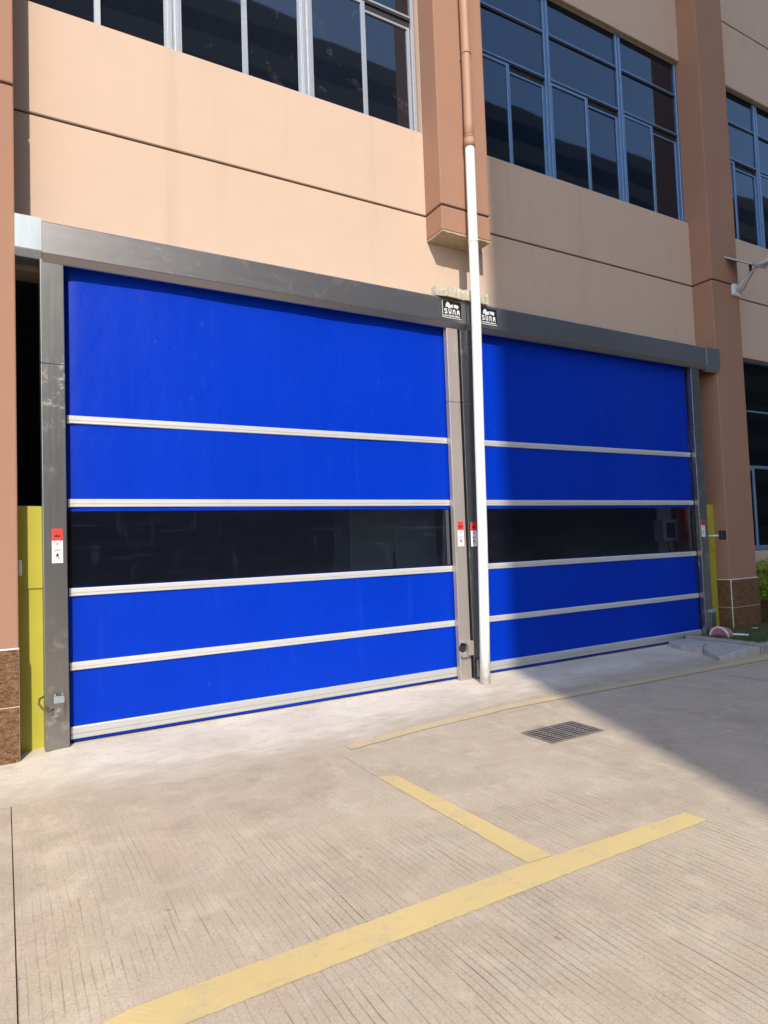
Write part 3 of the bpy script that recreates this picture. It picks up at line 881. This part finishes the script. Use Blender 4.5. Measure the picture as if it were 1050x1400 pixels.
# box on the second post: side plate with a round cut-out
bm = bmesh.new()
box(bm, 4.098, 4.168, -.165, -.1005, .292, .455, .006, seg=2)
box(bm, 4.018, 4.0975, -.150, -.1005, .276, .300, .003)
prism(bm, [(4.020, .44), (4.060, .455), (4.0975, .455), (4.0975, .40), (4.08, .43), (4.05, .442)], 'y', -.150, -.1005)
link('sensor_box', bm, M['steel_lit'], p2)
bm = tube(bmesh.new(), [(4.055, -.103, .378), (4.055, -.1015, .378)], .052, 20)
link('cable_hole', bm, M['black_gap'], p2)
link('foot_box', B(4.215, 4.36, -.150, -.1015, .03, .23, .005), M['steel'], p3)
sensor_box(8.585, 8.70, .12, .40, p4, dep=.06)
link('sensor_hood', B(8.580, 8.705, -.175, -.1015, .402, .445, .004), M['sky_zinc'], p4)

# side infill behind the outer posts: yellow sheets
def yellow_sheet(xa, xb, label, flip=False):
    t = thing('yellow_panel', label, 'sheet panel', ((xa+xb)/2, .1, 0), 'yellow sheets closing the gaps beside the doors')
    bm = bmesh.new()
    prism(bm, [(xa, -.03), (xb, -.03), (xb, 1.348), ((xa+xb)/2, 1.340), (xa, 1.352)], 'y', .100, .104)
    link('lower_sheet', bm, M['yellow_sheet'], t)
    bm = bmesh.new()
    prism(bm, [(xa, 1.342), (xb-.02, 1.330), (xb, 1.335), (xb, 2.025), (xa, 2.031)], 'y', .088, .0915)
    prism(bm, [(xa, 1.3421), (xb, 1.3351), (xb, 1.327), (xa, 1.334)], 'y', .0865, .099)
    link('upper_sheet', bm, M['yellow_sheet'], t)
    return t
yellow_sheet(-.378, -.150, 'yellow sheet panel in the sun beside the tiled pillar and steel post')
yellow_sheet(8.70, 9.168, 'narrow yellow sheet panel in shade between steel post and brown pillar')

# white little switch on the reveal
t = thing('wall_switch', 'small white switch box on the pillar edge above the granite tiles', 'switch', (-.366, .0, 1.44))
bm = bmesh.new(); box(bm, -.379, -.352, -.03, .04, 1.445, 1.575, .004); link('switch_case', bm, M['white'], t)
bm = bmesh.new(); box(bm, -.3518, -.349, -.012, .022, 1.48, 1.54, .001); link('rocker', bm, M['white'], t)

# black detector on a white arm by the right pillar
t = thing('detector', 'black detector plate on a short white arm beside the brown pillar', 'detector', (8.755, -.08, 1.53))
bm = tube(bmesh.new(), [(8.75, -.032, 1.535), (8.75, -.275, 1.541)], .0125, 12); link('arm', bm, M['white'], t)
link('detector_plate', B(8.70, 8.815, -.325, -.276, 1.475, 1.615, .006), M['black'], t)
link('mount', B(8.7225, 8.775, -.060, -.02, 1.51, 1.56, .003), M['white'], t)

# ------------------------------------------------------------------ rainwater pipe
t = thing('downpipe', 'tall downpipe, brown above and white below, running between the two blue doors', 'downpipe', (4.12, -.37, 0))
wp = [(4.145, -.370, .006), (4.190, -.345, .70), (4.232, -.325, 1.671), (4.265, -.305, 2.763), (4.322, -.275, 4.363), (4.345, -.250, 5.119), (4.375, -.222, 6.214), (4.378, -.220, 6.30)]
bm = tube(bmesh.new(), wp, .0565, 28); link('lower_pipe', bm, M['white_pipe'], t)
bm = tube(bmesh.new(), [(4.378, -.218, 6.305), (4.388, -.205, 6.6), (4.397, -.20, 7.0), (4.398, -.20, 7.8), (4.40, -.20, 14.3)], .0565, 28); link('upper_pipe', bm, M['brown_pipe'], t)
bm = tube(bmesh.new(), [(4.3785, -.219, 6.285), (4.381, -.216, 6.40)], .064, 28); tube(bm, [(4.381, -.2158, 6.402), (4.3815, -.2155, 6.415)], .067, 28)
link('coupling', bm, M['brown_pipe'], t)
bm = tube(bmesh.new(), [(4.3975, -.20, 7.46), (4.3975, -.20, 7.475)], .063, 28); box(bm, 4.375, 4.42, -.135, YP, 7.455, 7.48)
link('pipe_clip', bm, M['brown_pipe'], t)
bm = tube(bmesh.new(), [(4.345, -.250, 5.11), (4.345, -.250, 5.13)], .0605, 28); link('pipe_clip', bm, M['white_pipe'], t)

# ------------------------------------------------------------------ solar wall lamp
t = thing('solar_wall_lamp', 'white solar lamp on a curved arm fixed high on the shaded brown pillar', 'lamp', (9.74, YP, 5.46))
bm = bmesh.new(); prism(bm, [(9.665, 5.385), (9.79, 5.365), (9.84, 5.40), (9.85, 5.53), (9.80, 5.565), (9.67, 5.56)], 'y', YP-.052, YP-.001)
bmesh.ops.bevel(bm, geom=bm.edges[:], offset=.008, segments=2, affect='EDGES')
link('bracket', bm, M['white'], t)
ap = [(9.745, -.165, 5.45), (9.75, -.22, 5.50), (9.755, -.29, 5.585), (9.755, -.38, 5.655), (9.755, -.47, 5.695), (9.755, -.56, 5.71), (9.755, -.66, 5.715)]
bm = tube(bmesh.new(), ap, [.036, .033, .026, .022, .021, .022, .024], 14); link('arm', bm, M['lampgrey'], t)
bm = bmesh.new()
prism(bm, [(-.56, 5.712), (-.60, 5.735), (-.80, 5.765), (-1.08, 5.77), (-1.12, 5.755), (-1.08, 5.725), (-.80, 5.695), (-.62, 5.690)], 'x', 9.66, 9.86)
bmesh.ops.bevel(bm, geom=bm.edges[:], offset=.01, segments=2, affect='EDGES')
link('lamp_head', bm, M['lampgrey'], t)
def tilted(bm, c, half, nrm, th):
    pass
mt = Matrix.Translation((9.74, -.27, 5.885)) @ Matrix.Rotation(R(33), 4, 'X')
bm = bmesh.new(); box(bm, -.20, .20, -.33, .33, -.012, .012, .004); bmesh.ops.transform(bm, matrix=mt, verts=bm.verts)
sp_ = link('solar_panel', bm, M['lampgrey'], t)
bm = bmesh.new(); box(bm, -.185, .185, -.315, .315, .0125, .015); bmesh.ops.transform(bm, matrix=mt, verts=bm.verts)
link('solar_cells', bm, M['solar'], sp_)
bm = tube(bmesh.new(), [(9.755, -.40, 5.665), (9.75, -.40, 5.79)], .02, 10); link('panel_support', bm, M['black'], t)
bm = tube(bmesh.new(), [(9.80, -.17, 5.41), (9.80, -.25, 5.46), (9.80, -.33, 5.57), (9.785, -.42, 5.66)], .006, 8); link('cable', bm, M['cable'], t)

# ------------------------------------------------------------------ small things in the corner bed
t = thing('hose_reel', 'pink plastic reel with a white rim lying beside the steel post', 'hose reel', (8.50, -.36, .1))
bm = bmesh.new()
prof = []
for k in range(19):
    a = math.pi*k/18; prof.append((8.50+.0, a))
def half_disc(x0, x1, cy, cz, r0, r1, mi=0):
    pts = [(cy+r1*math.cos(math.pi*k/18), cz+r1*math.sin(math.pi*k/18)) for k in range(19)]
    pts += [(cy+r0*math.cos(math.pi*k/18), cz+r0*math.sin(math.pi*k/18)) for k in range(18, -1, -1)] if r0 > 0 else []
    prism(bm, pts, 'x', x0, x1, mi)
half_disc(8.44, 8.58, -.37, .085, 0, .125)
link('drum', bm, M['pink_reel'], t, smooth=False)
bm = bmesh.new(); half_disc(8.418, 8.438, -.37, .085, .126, .150); link('rim', bm, M['white'], t)
bm = tube(bmesh.new(), [(8.56, -.47, .12), (8.64, -.55, .115), (8.70, -.64, .112)], .015, 10); link('spout', bm, M['white'], t)

bm = bmesh.new()
q = [bm.verts.new(v) for v in ((9.12, -.46, .145), (9.20, -.50, .150), (9.215, -.47, .158), (9.13, -.43, .155))]
bm.faces.new(q)
bmesh.ops.solidify(bm, geom=bm.faces[:], thickness=.004)
tag(link('paper_scrap', bm, M['white'], origin=(9.16, -.46, .145)), 'small white paper scrap on the grass before the tiled pillar', 'litter')
bm = bmesh.new()

# bush in front of the ground-floor window
t = thing('bush', 'clipped yellow green bush beside the tiled pillar under the blue window', 'bush', (10.8, -.15, .1))
bm = bmesh.new()
def leaf(c, s):
    u = Vector((random.gauss(0, 1), random.gauss(0, 1), random.gauss(0, 1))).normalized()
    w = u.cross(Vector((random.gauss(0, 1), random.gauss(0, 1), random.gauss(0, 1)))).normalized()
    n = u.cross(w)*.18
    a = [c-u*s, c+w*s*.5-u*s*.1+n*s, c+u*s, c-w*s*.5-u*s*.1+n*s]
    bm.faces.new([bm.verts.new(p) for p in a])
clumps = [(Vector((10.13+random.uniform(0, .1), random.uniform(-.30, -.02), z_)), .12) for z_ in (.60, .70, .80, .90, 1.0, 1.02)]
for i in range(70):
    clumps.append((Vector((random.uniform(10.08, 12.2), random.uniform(-.42, .08), random.uniform(.50, 1.02))), random.uniform(.08, .15)))
for i in range(5200):
    c, r_ = random.choice(clumps)
    d = Vector((random.gauss(0, 1), random.gauss(0, 1), random.gauss(0, 1))).normalized()*r_*random.uniform(.6, 1.05)
    leaf(c+d, random.uniform(.022, .036))
link('foliage', bm, M['leaf'], t)
bm = bmesh.new()
for i in range(16):
    x, y = random.uniform(10.15, 12.0), random.uniform(-.28, -.02)
    tube(bm, [(x, y, .08), (x+random.uniform(-.05, .05), y+random.uniform(-.03, .03), .35), (x+random.uniform(-.12, .12), y+random.uniform(-.1, .1), .8)], [.014, .010, .006], 6)
link('stems', bm, M['cable'], t)

# ------------------------------------------------------------------ the block across the yard, mirrored in the upper windows
D, HB, XE = -45., 48., 4.86-.40*45
t = thing('opposite_block', 'tall grey block across the yard, its roofline mirrored in the upper windows', 'building', (XE+40, D-8, 0))
bm = bmesh.new(); box(bm, XE, XE+220, D-16, D, -.2, HB); link('wall', bm, M['opp'], t)
for k in range(11):
    bm = bmesh.new(); box(bm, XE+2, XE+218, D-.001, D+.06, 2.2+4.2*k, 4.2+4.2*k); link('window_band', bm, M['opp_glass'], t)

# ------------------------------------------------------------------ light
AZ, EL = math.atan(.40), R(36.5)
d = Vector((math.sin(AZ)*math.cos(EL), math.cos(AZ)*math.cos(EL), -math.sin(EL)))
sun = bpy.data.lights.new('sun', 'SUN'); sun.energy = 2.45; sun.angle = R(.25); sun.color = (1., .93, .82)
so = bpy.data.objects.new('sun', sun); C.objects.link(so); so.rotation_euler = d.to_track_quat('-Z', 'Y').to_euler(); so.location = (-20, -40, 40)
w = bpy.data.worlds.new('World'); sc.world = w; w.use_nodes = True
nt = w.node_tree; bg = nt.nodes['Background']
sky = nt.nodes.new('ShaderNodeTexSky'); sky.sky_type = 'NISHITA'; sky.sun_disc = False
sky.sun_elevation = EL
ts = -d
sky.sun_rotation = math.atan2(ts.x, ts.y)          # clockwise from +Y
sky.air_density = 1.0; sky.dust_density = .7; sky.ozone_density = 1.0
nt.links.new(sky.outputs[0], bg.inputs[0]); bg.inputs[1].default_value = .15

# ------------------------------------------------------------------ camera
cam = bpy.data.cameras.new('camera'); co = bpy.data.objects.new('camera', cam); C.objects.link(co)
yaw, pitch, roll = -.5263057, .048114971, -.036457948
fwd = Vector((-math.sin(yaw)*math.cos(pitch), math.cos(yaw)*math.cos(pitch), math.sin(pitch)))
right = Vector((math.cos(yaw), math.sin(yaw), 0)); up = right.cross(fwd)
Rr = right*math.cos(roll)+up*math.sin(roll); Uu = -right*math.sin(roll)+up*math.cos(roll)
mw = Matrix.Identity(4)
for i in range(3):
    mw[i][0] = Rr[i]; mw[i][1] = Uu[i]; mw[i][2] = -fwd[i]
mw[0][3], mw[1][3], mw[2][3] = -.4862034, -6.2377323, 1.6
co.matrix_world = mw
cam.sensor_fit = 'VERTICAL'; cam.sensor_height = 36.; cam.sensor_width = 27.
cam.lens = 898.92436/1400*36.
cam.clip_start = .05; cam.clip_end = 2000
sc.camera = co

sc.render.engine = 'CYCLES'
sc.cycles.max_bounces = 10
sc.cycles.use_denoising = True
sc.view_settings.view_transform = 'Standard'; sc.view_settings.look = 'None'
sc.view_settings.gamma = 1.0; sc.view_settings.exposure = .92
